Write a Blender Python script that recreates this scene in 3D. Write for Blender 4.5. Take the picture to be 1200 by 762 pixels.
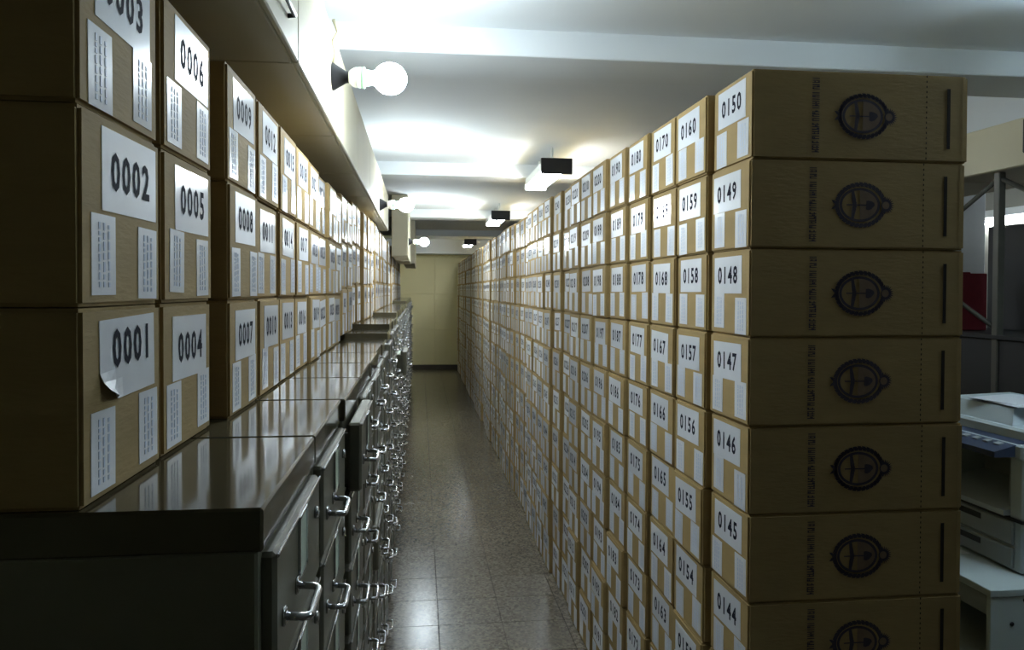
import bpy, bmesh, math, random
from mathutils import Vector, Matrix

random.seed(7)
PI = math.pi
for o in list(bpy.data.objects):
    bpy.data.objects.remove(o)
S = bpy.context.scene
COL = S.collection
R = math.radians

# ------------------------------------------------------------------ camera, world, exposure
cam_d = bpy.data.cameras.new('camera')
cam_d.sensor_width = 36.0
cam_d.lens = 27.0
cam_d.shift_y = -0.0195
cam_d.clip_start = 0.02
cam = bpy.data.objects.new('camera', cam_d)
COL.objects.link(cam)
EYE = 1.5786
cam.matrix_world = (Matrix.Translation((0, 0, EYE)) @ Matrix.Rotation(R(-6.837), 4, 'Z')
                    @ Matrix.Rotation(R(90 - 1.1), 4, 'X') @ Matrix.Rotation(R(0.2446), 4, 'Z'))
S.camera = cam

w = bpy.data.worlds.new('world')
S.world = w
w.use_nodes = True
w.node_tree.nodes['Background'].inputs[0].default_value = (0.6, 0.7, 0.8, 1)
w.node_tree.nodes['Background'].inputs[1].default_value = 0.0

S.view_settings.view_transform = 'Standard'
S.view_settings.look = 'None'
S.view_settings.gamma = 1.0
S.view_settings.use_curve_mapping = False
S.view_settings.exposure = 1.1

BULB_E = 120.0      # radiance of the round bulbs
TUBE_E = 30.0      # radiance of the tube lamps
SIDE_TUBE_E = 19.0  # tubes over the side area
# ------------------------------------------------------------------ sizes
H, W, D = 0.21, 0.236, 0.545      # archive box
XR, ZR = 0.767, 1.720             # tall stack: aisle face, near end
XL, ZL = -0.346, 0.833            # boxes on the cabinets
XC = -0.169                       # cabinet fronts
ZC = 1.349                        # cabinet tops
CEIL = EYE + 0.98
BEAM = EYE + 0.88
FARY, BACKY, LEFTX, RIGHTX = 15.32, -2.4, -0.96, 4.6


# ------------------------------------------------------------------ materials
def srgb(c):
    return tuple(((v / 255) / 12.92 if v / 255 <= 0.04045 else ((v / 255 + 0.055) / 1.055) ** 2.4) for v in c) + (1,)


def mat(name, col, rough=0.7, metal=0.0, var=0.0, scale=8.0, bump=0.0, bscale=60.0, emit=None, spec=None,
        stretch=(1, 1, 1), coat=0.0):
    m = bpy.data.materials.new(name)
    m.use_nodes = True
    nt = m.node_tree
    b = nt.nodes['Principled BSDF']
    c = srgb(col)
    b.inputs['Base Color'].default_value = c
    b.inputs['Roughness'].default_value = rough
    b.inputs['Metallic'].default_value = metal
    if spec is not None:
        b.inputs['Specular IOR Level'].default_value = spec
    if coat:
        b.inputs['Coat Weight'].default_value = coat
        b.inputs['Coat Roughness'].default_value = 0.12
    if emit:
        b.inputs['Emission Color'].default_value = srgb(emit[0])
        b.inputs['Emission Strength'].default_value = emit[1]
    if var or bump:
        tc = nt.nodes.new('ShaderNodeTexCoord')
        mp = nt.nodes.new('ShaderNodeMapping')
        mp.inputs['Scale'].default_value = stretch
        nt.links.new(tc.outputs['Object'], mp.inputs['Vector'])
    if var:
        n = nt.nodes.new('ShaderNodeTexNoise')
        n.inputs['Scale'].default_value = scale
        n.inputs['Detail'].default_value = 5
        nt.links.new(mp.outputs[0], n.inputs['Vector'])
        oi = nt.nodes.new('ShaderNodeObjectInfo')
        ad = nt.nodes.new('ShaderNodeMath')
        ad.operation = 'MULTIPLY_ADD'
        ad.inputs[1].default_value = 0.35
        nt.links.new(oi.outputs['Random'], ad.inputs[0])
        nt.links.new(n.outputs['Fac'], ad.inputs[2])
        mr = nt.nodes.new('ShaderNodeMapRange')
        mr.inputs['From Min'].default_value = 0.3
        mr.inputs['From Max'].default_value = 1.0
        mr.inputs['To Min'].default_value = 1 - var
        mr.inputs['To Max'].default_value = 1 + var
        nt.links.new(ad.outputs[0], mr.inputs['Value'])
        mx = nt.nodes.new('ShaderNodeVectorMath')
        mx.operation = 'SCALE'
        mx.inputs[0].default_value = c[:3]
        nt.links.new(mr.outputs[0], mx.inputs['Scale'])
        nt.links.new(mx.outputs[0], b.inputs['Base Color'])
    if bump:
        n2 = nt.nodes.new('ShaderNodeTexNoise')
        n2.inputs['Scale'].default_value = bscale
        n2.inputs['Detail'].default_value = 4
        nt.links.new(mp.outputs[0], n2.inputs['Vector'])
        bp = nt.nodes.new('ShaderNodeBump')
        bp.inputs['Strength'].default_value = bump
        bp.inputs['Distance'].default_value = 0.01
        nt.links.new(n2.outputs['Fac'], bp.inputs['Height'])
        nt.links.new(bp.outputs[0], b.inputs['Normal'])
    return m


def terrazzo():
    m = mat('terrazzo', (120, 112, 98), rough=0.22, bump=0.03, bscale=14)
    nt = m.node_tree
    b = nt.nodes['Principled BSDF']
    tc = nt.nodes.new('ShaderNodeNewGeometry')
    vor = nt.nodes.new('ShaderNodeTexVoronoi')
    vor.inputs['Scale'].default_value = 90
    nt.links.new(tc.outputs['Position'], vor.inputs['Vector'])
    n = nt.nodes.new('ShaderNodeTexNoise')
    n.inputs['Scale'].default_value = 1.7
    n.inputs['Detail'].default_value = 6
    nt.links.new(tc.outputs['Position'], n.inputs['Vector'])
    cr = nt.nodes.new('ShaderNodeValToRGB')
    e = cr.color_ramp.elements
    e[0].position, e[0].color = 0.15, srgb((84, 76, 66))
    e[1].position, e[1].color = 0.9, srgb((140, 130, 112))
    nt.links.new(vor.outputs['Color'], cr.inputs['Fac'])
    mr = nt.nodes.new('ShaderNodeMapRange')
    mr.inputs['To Min'].default_value = 0.7
    mr.inputs['To Max'].default_value = 1.25
    nt.links.new(n.outputs['Fac'], mr.inputs['Value'])
    vm = nt.nodes.new('ShaderNodeVectorMath')
    vm.operation = 'SCALE'
    nt.links.new(cr.outputs[0], vm.inputs[0])
    nt.links.new(mr.outputs[0], vm.inputs['Scale'])
    nt.links.new(vm.outputs[0], b.inputs['Base Color'])
    return m


M = {}
M['card'] = mat('cardboard', (163, 138, 90), 0.8, var=0.10, scale=7, bump=0.10, bscale=40, stretch=(1, 1, 4))
M['paper'] = mat('label_paper', (222, 224, 230), 0.35, var=0.04, scale=20)
M['gloss_paper'] = mat('glossy_label', (220, 223, 230), 0.18, bump=0.05, bscale=12)
M['ink'] = mat('black_ink', (26, 28, 44), 0.85, spec=0.2)
M['blue_ink'] = mat('blue_ink', (196, 207, 226), 0.6)
M['stamp'] = mat('stamp_ink', (62, 54, 66), 0.75, var=0.15, scale=60)
M['stamp_pale'] = mat('stamp_ink_pale', (128, 106, 84), 0.75, var=0.1, scale=60)
M['slot'] = mat('slot_dark', (38, 28, 20), 0.9)
M['olive'] = mat('olive_metal', (106, 104, 88), 0.38, var=0.08, scale=5, bump=0.03, bscale=160)
M['olive_top'] = mat('cabinet_top_lacquer', (78, 72, 54), 0.10, var=0.06, scale=3, bump=0.012, bscale=9)
M['drawer'] = mat('drawer_metal', (106, 104, 88), 0.36, metal=0.0, var=0.08, scale=6, bump=0.03, bscale=120)
M['chrome'] = mat('chrome', (200, 202, 205), 0.16, metal=1.0)
M['cardstock'] = mat('pale_card', (206, 216, 200), 0.55, var=0.06, scale=20)
M['black'] = mat('black_plastic', (22, 22, 26), 0.5)
M['white_plastic'] = mat('white_plastic', (225, 228, 222), 0.4)
M['green_plastic'] = mat('green_ring', (150, 190, 165), 0.4)
M['cream'] = mat('cream_paint', (206, 198, 170), 0.55, var=0.05, scale=3, bump=0.03, bscale=40)
M['wallcream'] = mat('cream_wall_paint', (226, 217, 172), 0.75, var=0.06, scale=1.2, bump=0.04, bscale=20)
M['wallgrey'] = mat('grey_wall_paint', (150, 148, 138), 0.85, var=0.06, scale=1.5, bump=0.05, bscale=30)
M['ceil'] = mat('white_ceiling', (222, 227, 230), 0.8, var=0.05, scale=1.0, bump=0.05, bscale=25)
M['base'] = mat('dark_baseboard', (66, 58, 46), 0.5)
M['floor'] = terrazzo()
M['grout'] = mat('dark_joint', (78, 70, 62), 0.9)
M['bulb'] = mat('bulb_glass', (255, 255, 255), 0.4, emit=((232, 246, 255), BULB_E))
M['tube'] = mat('tube_glass', (255, 255, 255), 0.4, emit=((236, 247, 255), TUBE_E))
M['side_tube'] = mat('side_tube_glass', (255, 255, 255), 0.4, emit=((214, 240, 255), SIDE_TUBE_E))
M['enamel'] = mat('white_enamel', (228, 230, 228), 0.3)
M['rack'] = mat('rack_metal', (92, 90, 82), 0.5, metal=0.3, var=0.1, scale=10)
M['rack_dark'] = mat('dark_sheet_metal', (36, 36, 36), 0.6, var=0.1, scale=4)
M['maroon'] = mat('maroon_cloth', (110, 26, 34), 0.7, var=0.15, scale=30)
M['copier'] = mat('copier_plastic', (176, 186, 190), 0.45, bump=0.02, bscale=200)
M['copier_grey'] = mat('copier_grey_plastic', (140, 146, 148), 0.5)
M['copier_dark'] = mat('copier_dark', (30, 32, 38), 0.5)
M['navy'] = mat('navy_panel', (52, 62, 84), 0.4)
M['lamwhite'] = mat('white_laminate', (186, 196, 196), 0.45, var=0.03, scale=4)


# ------------------------------------------------------------------ geometry helpers
class MB:
    """collects faces, builds ONE mesh"""

    def __init__(s):
        s.v, s.f, s.mi = [], [], []

    def add(s, vs, fs, m=0, X=None):
        k = len(s.v)
        if X is not None:
            vs = [X @ Vector(v) for v in vs]
        s.v += [tuple(v) for v in vs]
        s.f += [tuple(i + k for i in f) for f in fs]
        s.mi += [m] * len(fs)
        return s

    def box(s, x0, x1, y0, y1, z0, z1, m=0, X=None):
        vs = [(x0, y0, z0), (x1, y0, z0), (x1, y1, z0), (x0, y1, z0), (x0, y0, z1), (x1, y0, z1), (x1, y1, z1), (x0, y1, z1)]
        fs = [(0, 3, 2, 1), (4, 5, 6, 7), (0, 1, 5, 4), (1, 2, 6, 5), (2, 3, 7, 6), (3, 0, 4, 7)]
        return s.add(vs, fs, m, X)

    def bbox(s, x0, x1, y0, y1, z0, z1, b=0.004, m=0, X=None):
        bm = bmesh.new()
        bmesh.ops.create_cube(bm, size=1)
        for v in bm.verts:
            v.co = ((x0 + x1) / 2 + v.co.x * (x1 - x0), (y0 + y1) / 2 + v.co.y * (y1 - y0), (z0 + z1) / 2 + v.co.z * (z1 - z0))
        bmesh.ops.bevel(bm, geom=list(bm.edges), offset=b, segments=1, affect='EDGES')
        bm.verts.index_update()
        s.add([v.co.copy() for v in bm.verts], [tuple(v.index for v in f.verts) for f in bm.faces], m, X)
        bm.free()
        return s

    def tube(s, pts, r, n=8, m=0, closed=False, caps=True, X=None):
        pts = [Vector(p) for p in pts]
        vs, fs = [], []
        N = len(pts)
        up = None
        for i, p in enumerate(pts):
            a = pts[(i - 1) % N] if (closed or i > 0) else p
            b = pts[(i + 1) % N] if (closed or i < N - 1) else p
            t = (b - a).normalized()
            if up is None:
                up = Vector((0, 0, 1)) if abs(t.z) < 0.9 else Vector((1, 0, 0))
            e1 = t.cross(up)
            if e1.length < 1e-4:
                e1 = t.cross(Vector((0, 1, 0)))
            e1.normalize()
            e2 = e1.cross(t)
            rr = r[i] if isinstance(r, (list, tuple)) else r
            for k in range(n):
                q = 2 * PI * k / n
                vs.append(p + e1 * (rr * math.cos(q)) + e2 * (rr * math.sin(q)))
        for i in range(N if closed else N - 1):
            j = (i + 1) % N
            for k in range(n):
                l = (k + 1) % n
                fs.append((i * n + k, i * n + l, j * n + l, j * n + k))
        if caps and not closed:
            fs.append(tuple(range(n)))
            fs.append(tuple((N - 1) * n + k for k in reversed(range(n))))
        return s.add(vs, fs, m, X)

    def lathe(s, prof, n=20, m=0, X=None):
        """prof: (x along axis, radius); axis is +X"""
        vs, fs = [], []
        for (x, r) in prof:
            for k in range(n):
                a = 2 * PI * k / n
                vs.append((x, r * math.cos(a), r * math.sin(a)))
        for i in range(len(prof) - 1):
            for k in range(n):
                l = (k + 1) % n
                fs.append((i * n + k, (i + 1) * n + k, (i + 1) * n + l, i * n + l))
        fs.append(tuple(range(n)))
        fs.append(tuple((len(prof) - 1) * n + k for k in reversed(range(n))))
        return s.add(vs, fs, m, X)

    def mesh(s, name, mats, smooth=False):
        me = bpy.data.meshes.new(name)
        me.from_pydata(s.v, [], s.f)
        for m in (mats if isinstance(mats, (list, tuple)) else [mats]):
            me.materials.append(m)
        if any(s.mi):
            me.polygons.foreach_set('material_index', s.mi)
        bm = bmesh.new()
        bm.from_mesh(me)
        bmesh.ops.recalc_face_normals(bm, faces=bm.faces)
        bm.to_mesh(me)
        bm.free()
        if smooth:
            me.polygons.foreach_set('use_smooth', [True] * len(me.polygons))
        me.update()
        return me


def obj(name, me, parent=None, loc=(0, 0, 0), rot=(0, 0, 0)):
    o = bpy.data.objects.new(name, me)
    COL.objects.link(o)
    o.parent = parent
    o.location = loc
    o.rotation_euler = rot
    return o


def tag(o, label, cat, group=None):
    o['label'] = label
    o['category'] = cat
    if group:
        o['group'] = group
    return o


def thing(name, label, cat, loc=(0, 0, 0), rz=0, group=None):
    o = obj(name, None, None, loc, (0, 0, rz))
    o.empty_display_size = 0.05
    return tag(o, label, cat, group)


def struct(name, me, label=None, loc=(0, 0, 0)):
    o = obj(name, me, None, loc)
    o['kind'] = 'structure'
    if label:
        o['label'] = label
    return o


ONES = ['', 'first', 'second', 'third', 'fourth', 'fifth', 'sixth', 'seventh', 'eighth', 'ninth', 'tenth', 'eleventh',
        'twelfth', 'thirteenth', 'fourteenth', 'fifteenth', 'sixteenth', 'seventeenth', 'eighteenth', 'nineteenth']


def nth(n):
    if n < 20:
        return ONES[n]
    t, u = divmod(n, 10)
    if u == 0:
        return {2: 'twentieth', 3: 'thirtieth', 4: 'fortieth'}[t]
    return {2: 'twenty-', 3: 'thirty-', 4: 'forty-'}[t] + ONES[u]


# ------------------------------------------------------------------ the room
def slab(x0, x1, y0, y1, z0, z1):
    return MB().box(x0, x1, y0, y1, z0, z1)


fl = struct('floor', slab(LEFTX - .1, RIGHTX + .1, BACKY - .1, FARY + .1, -0.2, -0.004).mesh('floor', M['grout']))
TS = 0.30
tile_me = MB().bbox(-TS / 2 + .0012, TS / 2 - .0012, -TS / 2 + .0012, TS / 2 - .0012, -0.004, 0, 0.0012).mesh('tile', M['floor'])
rest = MB()
tx0, ty0 = -0.21 - 3 * TS, BACKY
nx, ny = int((RIGHTX - tx0) / TS) + 1, int((FARY - ty0) / TS) + 1
for i in range(nx):
    for j in range(ny):
        x, y = tx0 + (i + .5) * TS, ty0 + (j + .5) * TS
        x1, y1 = min(x + TS / 2, RIGHTX), min(y + TS / 2, FARY)
        if -0.35 < x < 0.95 and y > 1.0 and y + TS / 2 < FARY + .2:
            obj('floor_tile', tile_me, fl, (x, y, 0))
        else:
            rest.box(max(x - TS / 2, LEFTX) + .0012, x1 - .0012, y - TS / 2 + .0012, y1 - .0012, -0.004, 0)
ro = obj('floor_tiles_beyond', rest.mesh('floor_tiles_beyond', M['floor']), fl)
ro['kind'] = 'stuff'

struct('ceiling', slab(LEFTX - .1, RIGHTX + .1, BACKY - .1, FARY + .1, CEIL, CEIL + .15).mesh('ceiling', M['ceil']))
BEAMS = [-0.2, 2.88, 5.95, 9.4, 12.6]
for k, by in enumerate(BEAMS):
    struct('trim_%d' % (k + 1), MB().bbox(LEFTX, RIGHTX, by, by + .32, BEAM, CEIL + .01, .004).mesh('beam', M['ceil']),
           'shallow white ceiling beam crossing the room')
struct('trim_8', MB().bbox(LEFTX, RIGHTX, 14.9, FARY + .02, EYE + .70, CEIL + .01, .004).mesh('soffit', M['ceil']), 'low grey soffit along the cream end wall')
struct('wall_left', slab(LEFTX - .1, LEFTX, BACKY, FARY, 0, CEIL).mesh('wall_left', M['wallcream']))
struct('wall_right', slab(RIGHTX, RIGHTX + .1, BACKY, FARY, 0, CEIL).mesh('wall_right', M['wallgrey']))
wf = struct('wall_far', slab(LEFTX, RIGHTX, FARY + .012, FARY + .1, 0, CEIL).mesh('wall_far', M['wallcream']))
pan = MB().bbox(-0.62, 0.62, 0, .02, 0, 0.70, .003).mesh('wall_panel', M['wallcream'])
for i in range(4):
    for j in range(3):
        obj('wall_panel', pan, wf, (LEFTX + .63 + i * 1.245, FARY - .006, .095 + j * .703))
struct('wall_back', slab(LEFTX, RIGHTX, BACKY - .1, BACKY, 0, CEIL).mesh('wall_back', M['wallgrey']))
struct('baseboard_far', MB().bbox(LEFTX, RIGHTX, FARY - .014, FARY + .02, 0, .09, .003).mesh('baseboard', M['base']))

# ------------------------------------------------------------------ digits
DIG = {}


def digits():
    dg = bpy.context.evaluated_depsgraph_get
    for ch in '0123456789':
        cu = bpy.data.curves.new('digit', 'FONT')
        cu.body = ch
        cu.size = 1
        cu.resolution_u = 2
        cu.offset = 0.028
        o = bpy.data.objects.new('digit', cu)
        COL.objects.link(o)
        bpy.context.view_layer.update()
        me = bpy.data.meshes.new_from_object(o.evaluated_get(dg()))
        DIG[ch] = ([v.co.copy() for v in me.vertices], [tuple(p.vertices) for p in me.polygons])
        bpy.data.objects.remove(o)
        bpy.data.curves.remove(cu)
        bpy.data.meshes.remove(me)


digits()
zs = [v.y for v in DIG['0'][0]]
DH = max(zs) - min(zs)
D0 = min(zs)


def number_into(mb, txt, h, x, mi=0, X=None, adv=0.70, squeeze=0.86):
    """text in the local YZ plane, facing +X, centred at (x,0,0)"""
    sc = h / DH
    a = adv * h
    for i, ch in enumerate(txt):
        vs, fs = DIG[ch]
        cx = (min(v.x for v in vs) + max(v.x for v in vs)) / 2
        c = (i - (len(txt) - 1) / 2) * a
        mb.add([(x, c + (v.x - cx) * sc * squeeze, (v.y - D0) * sc - h / 2) for v in vs], fs, mi, X)


# ------------------------------------------------------------------ archive boxes
def carton(seed):
    rnd = random.Random(seed)
    bm = bmesh.new()
    bmesh.ops.create_cube(bm, size=1)
    for v in bm.verts:
        v.co = (v.co.x * D, v.co.y * W, H / 2 + v.co.z * (H - .0015))
    bmesh.ops.bevel(bm, geom=list(bm.edges), offset=0.0045, segments=2, affect='EDGES')
    for v in bm.verts:
        v.co.y += rnd.uniform(-.0008, .0008)
        v.co.z += rnd.uniform(-.0006, .0)
    me = bpy.data.meshes.new('carton')
    bmesh.ops.recalc_face_normals(bm, faces=bm.faces)
    bm.to_mesh(me)
    bm.free()
    me.materials.append(M['card'])
    return me


CART = [carton(i) for i in range(4)]
LW, LH = 0.168, 0.092      # number label
SW, SH = 0.064, 0.088      # side strips
lab_me = [MB().box(0, .0008, -LW / 2, LW / 2, -LH / 2, LH / 2).mesh('number_label', M[k]) for k in ('paper', 'gloss_paper')]
strip_me = [MB().box(0, .0008, -SW / 2, SW / 2, -SH / 2, SH / 2).mesh('info_label', M[k]) for k in ('paper', 'gloss_paper')]


def curled_label():
    mb = MB()
    n = 9
    g = []
    for i in range(n):
        for j in range(n):
            u, v = i / (n - 1), j / (n - 1)
            d = max(0, 0.36 - math.hypot(u, v * .9)) / .36
            lift = 0.016 * d ** 1.6
            pull = 0.010 * d ** 1.8
            g.append((.0008 + lift, (u - .5) * LW + pull, (v - .5) * LH + pull))
    fs = [(i * n + j, (i + 1) * n + j, (i + 1) * n + j + 1, i * n + j + 1) for i in range(n - 1) for j in range(n - 1)]
    mb.add(g, fs)
    mb.add([(a - .0007, b, c) for a, b, c in g], fs)
    edge = [i * n for i in range(n)] + [(n - 1) * n + j for j in range(1, n)] + [i * n + n - 1 for i in range(n - 2, -1, -1)] + list(range(n - 2, 0, -1))
    k = len(g)
    for a, b in zip(edge, edge[1:] + edge[:1]):
        mb.f.append((a, b, b + k, a + k))
        mb.mi.append(0)
    return mb.mesh('curled_label', M['paper'])


def print_lines():
    mb = MB()
    rnd = random.Random(3)
    for q, y in enumerate((-.012, 0.0, .013)):
        z = -SH * .40
        while z < SH * .36:
            l = rnd.uniform(.004, .011)
            mb.box(0, .0004, y - .0022, y + .0022, z, min(z + l, SH * .40))
            z += l + .0025
    return mb.mesh('printed_lines', M['blue_ink'])


lines_me = print_lines()
curl_me = curled_label()


def crest_mesh():
    """stamped crest lying on its side, in the local YZ plane facing +X; its top points to +Y"""
    mb = MB()
    # wreath: leaves round an oval
    ra, rb = 0.058, 0.047
    for k in range(34):
        a = 2 * PI * k / 34
        for side, off in ((1, .35), (-1, -.35)):
            c = Vector((0, ra * math.cos(a), rb * math.sin(a)))
            t = Vector((0, -ra * math.sin(a), rb * math.cos(a))).normalized()
            if math.sin(a) < 0:
                t = -t
            nrm = Vector((0, c.y, c.z)).normalized()
            d = (t * .9 + nrm * off * side * 1.2).normalized()
            e = Vector((1, 0, 0)).cross(d)
            p = c + nrm * side * .0015
            mb.add([p - d * .004, p + e * .0042 + d * .004, p + d * .0125, p - e * .0042 + d * .004], [(0, 1, 2, 3)])
    # oval rim of the shield
    n = 40

    def ring(a0, b0, a1, b1, m=0, x=0.0):
        vs = []
        for k in range(n):
            q = 2 * PI * k / n
            vs += [(x, a0 * math.cos(q) - .002, b0 * math.sin(q)), (x, a1 * math.cos(q) - .002, b1 * math.sin(q))]
        mb.add(vs, [(2 * k, 2 * k + 1, (2 * k + 3) % (2 * n), (2 * k + 2) % (2 * n)) for k in range(n)], m)
    ring(.0515, .0405, .045, .0345)
    # upper field (towards +Y) is tinted
    vs = [(0, .045 * math.cos(q) - .002, .0345 * math.sin(q)) for q in [(-.5 + k / 16) * PI for k in range(17)]]
    mb.add(vs, [tuple(range(17))], 1)
    # staff, cap and two clasped hands
    mb.add([(.0002, -.036, -.0014), (.0002, .016, -.0014), (.0002, .016, .0014), (.0002, -.036, .0014)], [(0, 1, 2, 3)])
    cap = [(.014, -.010), (.020, -.012), (.028, -.009), (.036, 0), (.034, .006), (.028, .009), (.020, .011), (.014, .010)]
    mb.add([(.0003, a, b) for a, b in cap], [tuple(range(8))])
    for s in (1, -1):
        arm = [(-.024, .034 * s), (-.017, .034 * s), (-.012, .012 * s), (-.010, -.006 * s), (-.019, -.008 * s), (-.022, .010 * s)]
        mb.add([(.0002, a, b) for a, b in arm], [tuple(range(6))])
    # rising sun with rays
    cy = .064
    mb.add([(.0002, cy + .012 * math.cos(2 * PI * k / 16), .012 * math.sin(2 * PI * k / 16)) for k in range(16)], [tuple(range(16))], 1)
    for k in range(15):
        a = (-.62 + 1.24 * k / 14) * PI
        d = Vector((0, math.cos(a), math.sin(a)))
        e = Vector((0, -d.z, d.y))
        c = Vector((.0003, cy, 0))
        mb.add([c + d * .011 + e * .0026, c + d * .022, c + d * .011 - e * .0026], [(0, 1, 2)])
    n2 = 16
    vs = []
    for k in range(n2):
        q = 2 * PI * k / n2
        vs += [(.0003, cy + .012 * math.cos(q), .012 * math.sin(q)), (.0003, cy + .009 * math.cos(q), .009 * math.sin(q))]
    mb.add(vs, [(2 * k, 2 * k + 1, (2 * k + 3) % (2 * n2), (2 * k + 2) % (2 * n2)) for k in range(n2)])
    # ribbon bow at the foot
    for s in (1, -1):
        mb.add([(.0002, -.058, 0), (.0002, -.068, .003 * s), (.0002, -.074, .011 * s), (.0002, -.066, .010 * s)], [(0, 1, 2, 3)])
    X = Matrix.Identity(4)
    me = mb.mesh('crest', [M['stamp'], M['stamp_pale']])
    return me


def text_strip_mesh():
    """a line of small unreadable print running up the end face"""
    mb = MB()
    rnd = random.Random(11)
    z = -.088
    while z < .086:
        word = z + rnd.uniform(.018, .036)
        while z < min(word, .088):
            l = rnd.uniform(.0035, .0055)
            k = rnd.random()
            mb.add([(0, -.009, z), (0, .009, z), (0, .009, z + l * .45), (0, -.009, z + l * .45)], [(0, 1, 2, 3)])
            if k > .25:
                y = rnd.choice((-.009, -.002, .0052))
                mb.add([(0, y, z + l * .45), (0, y + .0038, z + l * .45), (0, y + .0038, z + l), (0, y, z + l)], [(0, 1, 2, 3)])
            if k > .5:
                y = rnd.choice((-.0045, .0022))
                mb.add([(0, y, z + l * .45), (0, y + .003, z + l * .45), (0, y + .003, z + l), (0, y, z + l)], [(0, 1, 2, 3)])
            z += l + .0008
        z += .004
    return mb.mesh('printed_text', M['stamp'])


crest_me = crest_mesh()
text_me = text_strip_mesh()
slot_me = MB().box(0, .0006, -.0042, .0042, -.072, .072).mesh('slot_shade', M['slot'])  # flat dark strip painted as the shade inside a cut slot
perf = MB()
for k in range(17):
    perf.box(0, .0004, -.0012, .0012, -.098 + k * .0122, -.098 + k * .0122 + .005)
perf_me = perf.mesh('perforation', M['slot'])
fold_me = MB().box(0, .0005, -.0012, .0012, -.1, .1).mesh('fold_line', M['card'])


def front_marks(seed, num, right):
    """(number-label y,z,tilt), strips [(y,z,tilt)] in the front plane of a box"""
    r = random.Random(seed)
    cu = 0.46 if right else 0.55
    ly = (cu - .5) * W + r.uniform(-.008, .008)
    lz = H * .705 + r.uniform(-.005, .004)
    lt = r.gauss(0, .012)
    st = []
    for s in (-1, 1):
        st.append(((.30 if s > 0 else -.275) * W + r.uniform(-.006, .006), H * .255 + r.uniform(-.006, .006), r.gauss(0, .012)))
    return (ly, lz, lt), st


NFULL = [0]


def archive_box(num, x_front, yc, z, right, label, group, near, ends=False, rnd=random):
    """x_front: aisle face, yc: centre along the aisle"""
    rz = (PI if right else 0) + max(-.008, min(.008, rnd.gauss(0, .004)))
    jx = rnd.uniform(-.004, .004)
    xc = x_front + jx + (D / 2 if right else -D / 2)
    t = thing('archive_box', label, 'box', (xc, yc, z), rz, group)
    obj('carton', CART[rnd.randrange(4)], t)
    (ly, lz, lt), st = front_marks(num, num, right)
    g = 1 if rnd.random() < .45 else 0
    fx = D / 2
    if num == 1:
        lo = obj('number_label', curl_me, t, (fx, ly + .004, lz), (R(1.5), 0, 0))
    else:
        lo = obj('number_label', lab_me[g], t, (fx - .0001, ly, lz), (lt, 0, 0))
    mb = MB()
    number_into(mb, '%04d' % num, .045, 0)
    obj('number', mb.mesh('number', M['ink']), lo, (.0012 if num != 1 else .0013, .010 if num == 1 else 0, .012 if num == 1 else 0))
    for (sy, sz, stl) in st:
        so = obj('info_label', strip_me[g], t, (fx - .0001, sy, sz), (stl, 0, 0))
        if near:
            obj('printed_lines', lines_me, so, (.0009, 0, 0))
    if ends:
        q = (0, 0, PI / 2 if right else -PI / 2)   # print on the end face looking back along the aisle
        ey = (W / 2) * (1 if right else -1)
        eo = .0016 if right else -.0016
        # u = fraction of the depth measured from the aisle face
        def at(u):
            return fx - u * D
        c = obj('crest', crest_me, t, (at(.505), ey + eo, H * .5), q)
        c['label'] = 'dark stamped crest with wreath and sun, lying on its side'
        obj('printed_text', text_me, t, (at(.285), ey + eo, H * .5), q)
        obj('slot_shade', slot_me, t, (at(.905), ey + eo * .5, H * .5), q)
        obj('perforation', perf_me, t, (at(.80), ey + eo * .5, H * .5), q)
        obj('fold_line', fold_me, t, (at(.975), ey + eo * .5, H * .5), q)
    return t


def far_box(mb, num, x_front, yc, z, right, rnd):
    xc = x_front + rnd.uniform(-.006, .006) + (D / 2 if right else -D / 2)
    X = Matrix.Translation((xc, yc, z)) @ Matrix.Rotation((PI if right else 0) + rnd.gauss(0, .004), 4, 'Z')
    mb.bbox(-D / 2, D / 2, -W / 2, W / 2, .0006, H - .001, .004, 0, X)
    (ly, lz, lt), st = front_marks(num, num, right)
    L = X @ Matrix.Translation((D / 2, ly, lz)) @ Matrix.Rotation(lt, 4, 'X')
    mb.box(0, .0008, -LW / 2, LW / 2, -LH / 2, LH / 2, 1, L)
    number_into(mb, '%04d' % num, .045, .0016, 2, L)
    for (sy, sz, stl) in st:
        mb.box(0, .0008, -SW / 2, SW / 2, -SH / 2, SH / 2, 1, X @ Matrix.Translation((D / 2, sy, sz)) @ Matrix.Rotation(stl, 4, 'X'))


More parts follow.
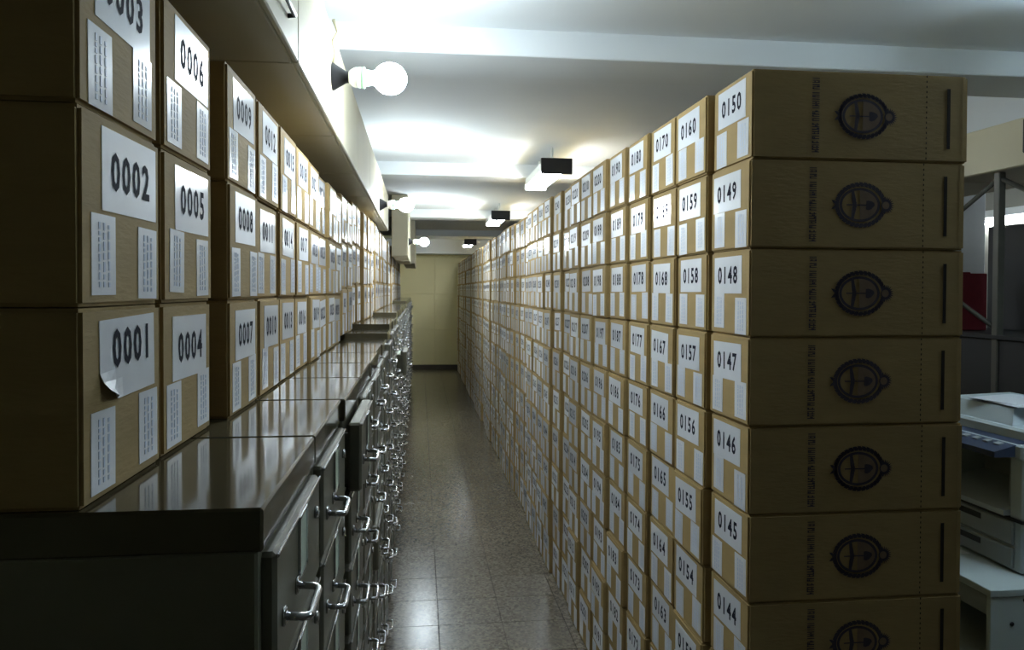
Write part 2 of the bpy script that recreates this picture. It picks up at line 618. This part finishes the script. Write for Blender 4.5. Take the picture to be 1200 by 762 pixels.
# the tall stack on the right: columns of ten, numbered upwards
rnd = random.Random(21)
XOFF = [0, -.013, -.012, -.021, -.028, -.036, -.036, -.044]
y = ZR
NR = 24
far = MB()
col = 0
while y + W < FARY - .12:
    col += 1
    if col - 1 < len(XOFF):
        xo = XOFF[col - 1]
    else:
        xo = -.040 + .010 * math.sin(col * .9) + rnd.uniform(-.006, .006) + .014 * min(1, max(0, (col - 8) / 30))
    for r in range(10):
        num = 141 + (col - 1) * 10 + r
        z = r * H
        ft = 10 - r
        xx = XR + xo + (rnd.uniform(-.003, .003))
        if col <= NR:
            if col <= 3:
                lb = 'archive box labelled %04d, %s in the %s of the tall stack' % (
                    num, 'top box' if ft == 1 else ('bottom box' if ft == 10 else nth(ft) + ' from top'), ('end column', 'second column', 'third column')[col - 1])
            else:
                pos = 'top box' if ft == 1 else ('bottom box' if ft == 10 else nth(ft) + ' box from top')
                lb = 'cardboard archive box, %s in the %s column of the tall aisle stack' % (pos, nth(col))
            archive_box(num, xx, y + W / 2, z, True, lb, 'archive boxes in the tall aisle stack', col <= 6, col == 1, rnd)
        else:
            far_box(far, num, xx, y + W / 2, z, True, rnd)
    gap = {1: .016, 2: .009, 3: .014, 4: .014, 5: .016, 6: .009}.get(col, rnd.choice((.009, .010, .011, .02, .028)))
    y += W + gap
fo = obj('archive_box_stack', far.mesh('archive_box_stack', [M['card'], M['paper'], M['ink']]))
fo['kind'] = 'stuff'
tag(fo, 'far run of stacked cardboard archive boxes reaching the cream end wall', 'boxes')

# ------------------------------------------------------------------ cabinets under the left boxes
CABW, CABP = 0.398, 0.405
NCAB = 31


def cab_top(yy):
    for lim, up in ((3.6, 0), (4.0, .025), (5.2, .05), (8.9, .075)):
        if yy < lim:
            return ZC + up
    return ZC + .10


NDR = 8
DP = 0.156
drawer_me = MB().bbox(-.012, .016, -.178, .178, -.0735, .0735, .005).mesh('drawer', M['drawer'])
dbox = MB()
dbox.bbox(-.012, .016, -.178, .178, -.0735, .0735, .005)
dbox.box(-.50, -.01, -.165, .165, -.066, -.061)
dbox.box(-.50, -.01, -.165, -.160, -.066, .05)
dbox.box(-.50, -.01, .160, .165, -.066, .05)
dbox.box(-.48, -.03, -.15, .15, -.06, .055, 1)
drawer_open_me = dbox.mesh('drawer', [M['drawer'], M['cardstock']])


def handle_mesh():
    mb = MB()
    hw, p = .046, .029
    pts = [(0, -hw, 0), (p * .75, -hw, -.002), (p * .94, -hw * .92, -.003), (p, -hw * .75, -.004), (p, hw * .75, -.004),
           (p * .94, hw * .92, -.003), (p * .75, hw, -.002), (0, hw, 0)]
    mb.tube(pts, .0050, 8)
    for s in (-1, 1):
        mb.bbox(-.001, .004, s * hw - .009, s * hw + .009, -.010, .010, .002)
    return mb.mesh('handle', M['chrome'], True)


handle_me = handle_mesh()
ch = MB()
for (a, b, c, d) in ((-.032, .032, -.040, -.037), (-.032, .032, .037, .040), (-.032, -.029, -.040, .040), (.029, .032, -.040, .040)):
    ch.box(0, .004, a, b, c, d)
holder_me = ch.mesh('card_holder', M['chrome'])
card_me = MB().box(.0005, .002, -.0295, .0295, -.0375, .0375).mesh('label_card', M['cardstock'])
lock_me = MB().lathe([(0, .009), (.004, .009), (.006, .007), (.006, .002)], 12).mesh('lock', M['chrome'], True)
edge_me = MB().bbox(0, .003, -.176, .176, -.0025, .0025, .001).mesh('top_lip', M['chrome'])
cab_cache = {}


def cabinet_meshes(top):
    k = round(top, 3)
    if k not in cab_cache:
        dx = XC - LEFTX - .03
        body = MB()
        body.bbox(-dx, 0, -CABW / 2, CABW / 2, .05, top - .045, .003)
        base = MB().bbox(-dx + .03, -.035, -CABW / 2 + .01, CABW / 2 - .01, 0, .055, .003)
        tp = MB().bbox(-dx, .006, -CABW / 2, CABW / 2, top - .047, top, .003)
        cab_cache[k] = (body.mesh('body', M['olive']), base.mesh('plinth', M['black']), tp.mesh('top', M['olive_top']))
    return cab_cache[k]


for c in range(NCAB):
    y0 = .826 + c * CABP
    yc = y0 + CABW / 2
    top = cab_top(yc)
    xo = (0, 0, .008)[min(c, 2)] + (.004 * math.sin(c * 2.1) if c > 2 else 0)
    if c == 0:
        lb = 'olive metal drawer cabinet at the row end, under boxes 0001 to 0006'
    else:
        lb = 'olive metal drawer cabinet, %s from the open end of the cabinet row' % nth(c + 1)
    t = thing('drawer_cabinet', lb, 'cabinet', (XC + xo, yc, 0), 0, 'metal drawer cabinets along the aisle')
    b, p, tp = cabinet_meshes(top)
    obj('body', b, t)
    obj('plinth', p, t)
    obj('top', tp, t)
    for d in range(NDR):
        zc = top - .05 - DP * (d + .5)
        pull = 0.0
        if (c, d) == (2, 0):
            pull = .022
        if (c, d) in ((10, 1), (4, 3)):
            pull = .06 if c == 10 else .012
        dr = obj('drawer', drawer_open_me if pull else drawer_me, t, (pull, 0, zc))
        obj('handle', handle_me, dr, (.016, -.092, -.012))
        ho = obj('card_holder', holder_me, dr, (.0155, .0, .028))
        obj('label_card', card_me, dr, (.0155, 0, .028))
        obj('lock', lock_me, dr, (.016, .125, .03))
        obj('top_lip', edge_me, dr, (.0155, 0, .0695))

# boxes standing on the cabinets: columns of three, numbered upwards
rnd = random.Random(5)
ys = [.833, 1.086, 1.400, 1.668, 1.918, 2.178]
farL = MB()
y = ZL
NL = 20
for col in range(1, 48):
    if col <= len(ys):
        y = ys[col - 1]
    yc = y + W / 2
    # the box rests on the higher of the cabinet tops it touches
    top = max(cab_top(.826 + CABW / 2 + CABP * min(NCAB - 1, max(0, math.floor((q - .826) / CABP)))) for q in (y, y + W))
    xo = (0, 0, .010, .006, .008, .004)[col - 1] if col <= 6 else rnd.uniform(-.004, .010) + (.024 if yc > 4.6 else 0)
    for r in range(3):
        num = (col - 1) * 3 + r + 1
        if col <= NL:
            if num <= 8:
                lb = 'archive box labelled %04d, %s of three in the %s column on the metal cabinets' % (num, ('bottom', 'middle', 'top')[r], nth(col))
            else:
                lb = 'cardboard archive box, %s of three in the %s column along the cabinet tops' % (
                    ('bottom', 'middle', 'top')[r], nth(col))
            archive_box(num, XL + xo, yc, top + r * H, False, lb, 'archive boxes on the metal cabinets', col <= 8, False, rnd)
        else:
            far_box(farL, num, XL + xo, yc, top + r * H, False, rnd)
    y += W + rnd.choice((.010, .014, .02, .028))
    if yc < 4.55 < y + W / 2:
        y += .05
fo = obj('archive_box_row', farL.mesh('archive_box_row', [M['card'], M['paper'], M['ink']]))
fo['kind'] = 'stuff'
tag(fo, 'far run of cardboard archive boxes three high on the cabinets', 'boxes')

# ------------------------------------------------------------------ overhead cabinets
OVX, OVZ0, OVZ1 = -0.26, EYE + .485, EYE + .777


def overhead_cabinet(y0, y1, x0, x1, z0, z1, face, lb, grp, mark=False, rz=0):
    yc = (y0 + y1) / 2
    L = y1 - y0
    dep = abs(x1 - x0)
    t = thing('overhead_cabinet', lb, 'cabinet', (face, yc, z0), rz, grp)
    obj('body', MB().bbox(-dep, -.012, -L / 2 + .002, L / 2 - .002, 0, z1 - z0, .003).mesh('body', M['cream']), t)
    obj('door', MB().bbox(-.013, 0, -L / 2 + .003, L / 2 - .003, .002, z1 - z0 - .004, .003).mesh('door', M['cream']), t)
    if mark:
        mb = MB()
        mb.tube([(-.001, -.09, 0), (.014, -.085, 0), (.014, .085, 0), (-.001, .09, 0)], .005, 6)
        h = obj('handle', mb.mesh('handle', M['black'], True), t, (0, L * .22, .055))
    return t


for i in range(8):
    y0 = .12 + i * .79
    overhead_cabinet(y0, y0 + .79, LEFTX + .01, OVX, OVZ0, OVZ1, OVX,
                     'cream overhead cabinet above the archive boxes, %s along the run from box 0001' % nth(i + 1),
                     'cream overhead cabinets above the boxes', i == 1)
for i, (y0, y1, xf, z0) in enumerate(((8.0, 10.4, -.125, .35), (10.9, 13.4, -.075, .375))):
    t = thing('ventilation_duct', ('cream boxed duct section beyond the overhead cabinets', 'cream boxed duct section close to the end wall')[i],
              'duct', (xf - .09, (y0 + y1) / 2, EYE + z0))
    L = (y1 - y0) / 2
    obj('duct', MB().bbox(-.075, .09, -L, L, 0, .978 - z0, .004).mesh('duct', M['cream']), t)
    fm = MB().bbox(-.079, .096, -.012, .012, -.006, .972 - z0 - .002, .003).mesh('flange', M['cream'])
    for q in (-1, 0, 1):
        obj('flange', fm, t, (0, q * (L - .05), 0))

# ------------------------------------------------------------------ globe bulb lamps
gb = [(0.112, .018)]
for k in range(13):
    a = PI * (.16 + .84 * k / 12)
    gb.append((.170 - .050 * math.cos(a), .047 * math.sin(a)))
gb[-1] = (.2199, .003)
bulb_me = MB().lathe(gb, 24).mesh('bulb', M['bulb'], True)
sock_me = MB().lathe([(-.004, .040), (0, .041), (.006, .040), (.040, .018), (.052, .016), (.052, .010)], 20).mesh('socket', M['black'], True)
ball_me = MB().lathe([(.045, .012), (.052, .020), (.066, .029), (.090, .030), (.090, .020)], 20).mesh('ballast', M['white_plastic'], True)
ring_me = MB().lathe([(.084, .0305), (.084, .031), (.096, .031), (.098, .024), (.114, .022), (.114, .015)], 20).mesh('collar', M['green_plastic'], True)
for i, (bx, by, bz) in enumerate(((OVX, 2.34, .632), (OVX, 5.05, .552), (-.125, 8.3, .515))):
    t = thing('bulb_lamp', ('glowing globe bulb in a black socket on the overhead cabinets, %s from box 0001' % nth(i + 1)) if i < 2
              else 'glowing globe bulb in a black socket on the boxed duct', 'lamp', (bx, by, EYE + bz), 0, 'globe bulbs along the aisle')
    obj('socket', sock_me, t)
    obj('ballast', ball_me, t)
    obj('collar', ring_me, t)
    obj('bulb', bulb_me, t)
    if i == 0:
        cb = MB().tube([(.004, .0, .035), (.010, .004, .07), (.003, -.01, .10), (.016, .01, .135), (.003, .0, .17)], .006, 6)
        obj('cable', cb.mesh('cable', M['cream'], True), t)


# ------------------------------------------------------------------ twin tube lamps
def tube_lamp(x, y0, L, lb, ztop, rz=0, grp=None, cat='lamp', stems=True, tube='tube', name='tube_lamp'):
    t = thing(name, lb, cat, (x, y0 + L / 2, EYE + ztop - .105), rz, grp)
    h = L / 2
    hw = .078 if tube == 'tube' else .032
    obj('housing', MB().bbox(-hw, hw, -h + .02, h, .048, .105, .004).mesh('housing', M['enamel']), t)
    cap = MB().bbox(-.105, .105, -h, -h + .022, 0, .105, .003).mesh('end_cap', M['black'])
    obj('end_cap', cap, t)
    ends = MB().bbox(-.085, .085, h - .014, h, .01, .06, .003).mesh('tube_holder', M['enamel'])
    obj('tube_holder', ends, t)
    tm = MB().tube([(0, -h + .02, 0), (0, h - .012, 0)], .0165, 12).mesh('tube', M[tube], True)
    for s in (-1, 1):
        obj('tube', tm, t, (s * .05, 0, .028))
    if stems:
        sm = MB().tube([(0, 0, .1), (0, 0, CEIL - (EYE + ztop - .105) + .005)], .007, 8).mesh('stem', M['enamel'], True)
        for s in (-.6, .6):
            obj('stem', sm, t, (0, s * h, 0))
    return t


tube_lamp(.90, 5.04, .95, 'twin tube ceiling lamp with black end cap, largest above the tall stack', .879, 0, 'tube lamps over the tall stack')
tube_lamp(.885, 8.45, .95, 'twin tube ceiling lamp with black end cap, second along the tall stack', .879, 0, 'tube lamps over the tall stack')
tube_lamp(.86, 13.2, .95, 'small twin tube lamp with black end cap nearest the end wall', .879, 0, 'tube lamps over the tall stack')
tube_lamp(2.1, 1.35, .95, 'twin tube ceiling lamp in the side area beside the copier', .94, tube='side_tube', name='tube_lamp_offscreen')

# ------------------------------------------------------------------ side area on the right
# overhead cabinets along X = 2.3
for i in range(3):
    y0 = 1.22 + i * 1.23
    overhead_cabinet(y0, y0 + 1.22, 2.68, 3.23, EYE + .57, EYE + .788, 2.68, 'beige overhead cabinet over the dark rack, %s from the room side' % nth(i + 1),
                     'beige overhead cabinets over the rack', False, PI)
struct('trim_9', MB().bbox(2.71, 3.24, 1.1, 5.0, EYE + .789, CEIL, .004).mesh('soffit', M['ceil']), 'grey white soffit above the beige overhead cabinets')
t = thing('speaker_box', 'black box hanging on the beige overhead cabinet', 'box', (2.62, 2.95, EYE + .60), 0)
obj('housing', MB().bbox(-.045, .058, -.09, .09, 0, .15, .006).mesh('housing', M['black']), t)
obj('grille', MB().bbox(-.049, -.044, -.075, .075, .015, .135, .002).mesh('grille', M['copier_dark']), t)

# storage rack
rk = thing('storage_rack', 'dark metal storage rack with braces under the beige overhead cabinets', 'rack', (2.70, 3.48, 0))
post = MB().bbox(-.018, .018, -.018, .018, 0, EYE + .566, .003).mesh('post', M['rack'])
for (a, b) in ((0.02, -.14), (0.02, 1.30), (.46, -.14), (.46, 1.30), (.02, -1.6), (.46, -1.6)):
    obj('post', post, rk, (a, b, 0))
for z in (1.355, .72, .12):
    obj('shelf', MB().bbox(0, .48, -1.62, 1.32, z, z + .022, .003).mesh('shelf', M['rack_dark']), rk)


def brace(a, b):
    return MB().tube([a, b], .011, 6).mesh('brace', M['rack'], True)


obj('brace', brace((.02, -.14, 1.40), (.02, 1.30, 2.12)), rk)
obj('brace', brace((.02, 1.30, 1.40), (.02, -.14, 2.12)), rk)
obj('brace', brace((.02, -.14, 2.12), (.02, -1.6, 1.40)), rk)
obj('added_dark_sheet', MB().bbox(.475, .485, -1.62, .50, 1.377, 1.945, .002).mesh('added_dark_sheet', M['rack_dark']), rk)  # dark sheet added to blacken the view through the rack
obj('back_panel', MB().bbox(.012, .022, -1.62, 1.32, .74, 1.356, .002).mesh('back_panel', M['rack_dark']), rk)

for k, (yy, hh, th) in enumerate(((3.02, .30, .055), (3.085, .285, .05), (3.145, .31, .06))):
    t = thing('binder', 'maroon binder standing on the dark rack, %s from the post' % nth(k + 1), 'binder', (2.85, yy + .73, 1.378), 0, 'maroon binders on the rack')
    obj('cover', MB().bbox(-.10, .12, -th / 2, th / 2, 0, hh, .004).mesh('cover', M['maroon']), t)
    obj('spine_label', MB().box(-.1012, -.0995, -th * .3, th * .3, hh * .55, hh * .8).mesh('spine_label', M['cardstock']), t)
    obj('finger_ring', MB().lathe([(-.003, .008), (0, .008), (0, .005)], 10, X=Matrix.Translation((-.0995, 0, hh * .2))).mesh('finger_ring', M['chrome'], True), t)

struct('wall_pillar', MB().bbox(3.62, 3.92, 4.94, 5.24, 0, CEIL, .005).mesh('wall_pillar', M['ceil']), 'pale square pillar behind the dark rack')
# lit tube lamp on the far right wall
t = thing('wall_tube_lamp', 'lit tube lamp on the wall beyond the dark rack', 'lamp', (RIGHTX, 5.3, EYE + .60))
obj('housing', MB().bbox(-.06, 0, -.65, .65, 0, .06, .004).mesh('housing', M['enamel']), t)
obj('tube', MB().tube([(0, -.6, 0), (0, .6, 0)], .016, 10, X=Matrix.Translation((-.03, 0, -.03))).mesh('tube', M['tube'], True), t)
for s in (-1, 1):
    obj('tube_holder', MB().bbox(-.045, -.012, s * .61 - .012, s * .61 + .012, -.05, .002, .003).mesh('tube_holder', M['enamel']), t)

# white cabinet that carries the copier
XW, YW = 1.735, 2.14
wc = thing('copier_stand', 'white open-fronted laminate stand under the copier', 'cabinet', (XW, YW, 0))
LW2, DW2, HW2 = .80, .56, .668
obj('side_panel', MB().bbox(0, DW2, 0, .018, 0, HW2 - .022, .002).mesh('side_panel', M['lamwhite']), wc)
obj('side_panel', MB().bbox(0, DW2, LW2 - .018, LW2, 0, HW2 - .022, .002).mesh('side_panel', M['lamwhite']), wc)
obj('top_panel', MB().bbox(-.004, DW2, -.004, LW2, HW2 - .022, HW2, .002).mesh('top_panel', M['lamwhite']), wc)
obj('back_panel', MB().bbox(DW2 - .012, DW2, .018, LW2 - .018, .02, HW2 - .022, .002).mesh('back_panel', M['lamwhite']), wc)
obj('front_rail', MB().bbox(.002, .02, .018, LW2 - .018, HW2 - .085, HW2 - .022, .002).mesh('front_rail', M['copier_grey']), wc)
for z in (.08, .40):
    obj('shelf', MB().bbox(.004, DW2 - .012, .018, LW2 - .018, z, z + .02, .002).mesh('shelf', M['lamwhite']), wc)
screw = MB().lathe([(0, .007), (.002, .007), (.003, .004)], 10).mesh('screw', M['copier_dark'], True)
for (a, z) in ((.115, .632), (.072, .56), (.115, .30), (.072, .07)):
    obj('screw', screw, wc, (a, 0.0005, z), (0, 0, -PI / 2))

# copier, front towards the aisle (-X)
XK, YK, ZK = 1.918, 2.235, .668
ck = thing('copier', 'grey white office copier with open output tray on the white stand', 'copier', (XK, YK, ZK))
Lk, Dk = .54, .38
obj('lower_body', MB().bbox(0, Dk, 0, Lk, .004, .17, .006).mesh('lower_body', M['copier']), ck)
for (z0, z1) in ((.012, .080), (.088, .165)):
    pd = obj('paper_drawer', MB().bbox(-.010, .02, .03, Lk - .03, z0, z1, .004).mesh('paper_drawer', M['copier_grey']), ck)
    obj('grip', MB().bbox(-.0115, -.008, .17, .37, z1 - .030, z1 - .010, .001).mesh('grip', M['copier_dark']), pd)
obj('dark_seam', MB().bbox(-.004, Dk + .004, -.004, Lk + .004, .166, .176, .001).mesh('seam', M['copier_dark']), ck)  # dark strip round the seam above the paper drawers
mid = MB()
mid.bbox(.0, Dk, 0, .055, .174, .375, .005)
mid.bbox(.0, Dk, Lk - .08, Lk, .174, .375, .005)
mid.bbox(.24, Dk, .05, Lk - .07, .174, .375, .003)
obj('frame_body', mid.mesh('frame_body', M['copier']), ck)
obj('cavity_back', MB().bbox(.232, .241, .05, Lk - .075, .21, .372, .001).mesh('cavity_back', M['copier_grey']), ck)
obj('cavity_side', MB().bbox(.002, .24, .054, .060, .21, .372, .001).mesh('cavity_side', M['copier_grey']), ck)
tr = MB()
tr.add([(-.02, .055, .196), (.235, .055, .238), (.235, Lk - .078, .238), (-.02, Lk - .078, .196), (-.02, .055, .180), (.235, .055, .180), (.235, Lk - .078, .180), (-.02, Lk - .078, .180)],
       [(0, 1, 2, 3), (4, 7, 6, 5), (0, 4, 5, 1), (1, 5, 6, 2), (2, 6, 7, 3), (3, 7, 4, 0)])
obj('output_tray', tr.mesh('output_tray', M['copier']), ck)
obj('scanner_bed', MB().bbox(-.012, Dk, -.006, Lk + .006, .372, .420, .006).mesh('scanner_bed', M['copier']), ck)
cp = MB()
cp.add([(-.085, .02, .398), (.03, .02, .428), (.03, Lk - .05, .428), (-.085, Lk - .05, .398), (-.085, .02, .380), (.03, .02, .380), (.03, Lk - .05, .380), (-.085, Lk - .05, .380)],
       [(0, 1, 2, 3), (4, 7, 6, 5), (0, 4, 5, 1), (1, 5, 6, 2), (2, 6, 7, 3), (3, 7, 4, 0)])
cpo = obj('control_panel', cp.mesh('control_panel', M['navy']), ck)
for k in range(5):
    obj('button', MB().bbox(-.01, .01, -.012, .012, -.002, .004, .001).mesh('button', M['copier_grey']), cpo, (-.03, .07 + k * .05, .4135), (0, -.255, 0))
lid = MB()
lid.bbox(.035, Dk, .01, Lk - .01, .420, .462, .008)
obj('lid', lid.mesh('lid', M['copier']), ck)
adf = MB()
adf.add([(.06, .12, .462), (Dk - .01, .12, .462), (Dk - .01, Lk - .02, .462), (.06, Lk - .02, .462), (.09, .15, .515), (Dk - .03, .15, .525), (Dk - .03, Lk - .06, .525), (.09, Lk - .06, .515)],
        [(0, 3, 2, 1), (4, 5, 6, 7), (0, 1, 5, 4), (1, 2, 6, 5), (2, 3, 7, 6), (3, 0, 4, 7)])
obj('document_feeder', adf.mesh('document_feeder', M['copier']), ck)
pp = thing('paper_sheets', 'loose white paper sheets lying on top of the copier', 'paper', (XK + .20, YK + .24, ZK + .5225))
for k in range(3):
    obj('sheet', MB().box(-.105, .105, -.13, .13, 0, .002).mesh('sheet', M['paper']), pp, (0, 0, .001 + k * .002), (0, R(-1.2), .15 * k - .1))
ps = thing('paper_sheet', 'single white paper sheet on the stand in front of the copier', 'paper', (XW + .085, YW + .43, .668))
g, n = [], 7
for i in range(n):
    for j in range(2):
        u = i / (n - 1)
        g.append((-.07 + .14 * j, -.13 + .26 * u, .001 + .03 * max(0, u - .5) ** 2 * 4))
sh = MB().add(g, [(2 * i, 2 * i + 2, 2 * i + 3, 2 * i + 1) for i in range(n - 1)])
sh.add([(a, b, c + .001) for a, b, c in g], [(2 * i, 2 * i + 1, 2 * i + 3, 2 * i + 2) for i in range(n - 1)])
obj('sheet', sh.mesh('sheet', M['paper']), ps, (0, 0, 0), (0, 0, .1))

# small hook on the ceiling
hk = MB().tube([(0, 0, 0), (0, 0, -.012), (.008, 0, -.022), (.016, 0, -.018), (.018, 0, -.010)], .003, 6)
hk.lathe([(0, .010), (.003, .010)], 10, X=Matrix.Rotation(PI / 2, 4, 'Y'))
tag(obj('ceiling_hook', hk.mesh('ceiling_hook', M['cream'], True), None, (1.46, 2.16, CEIL + .001)), 'small metal hook screwed into the white ceiling', 'hook')
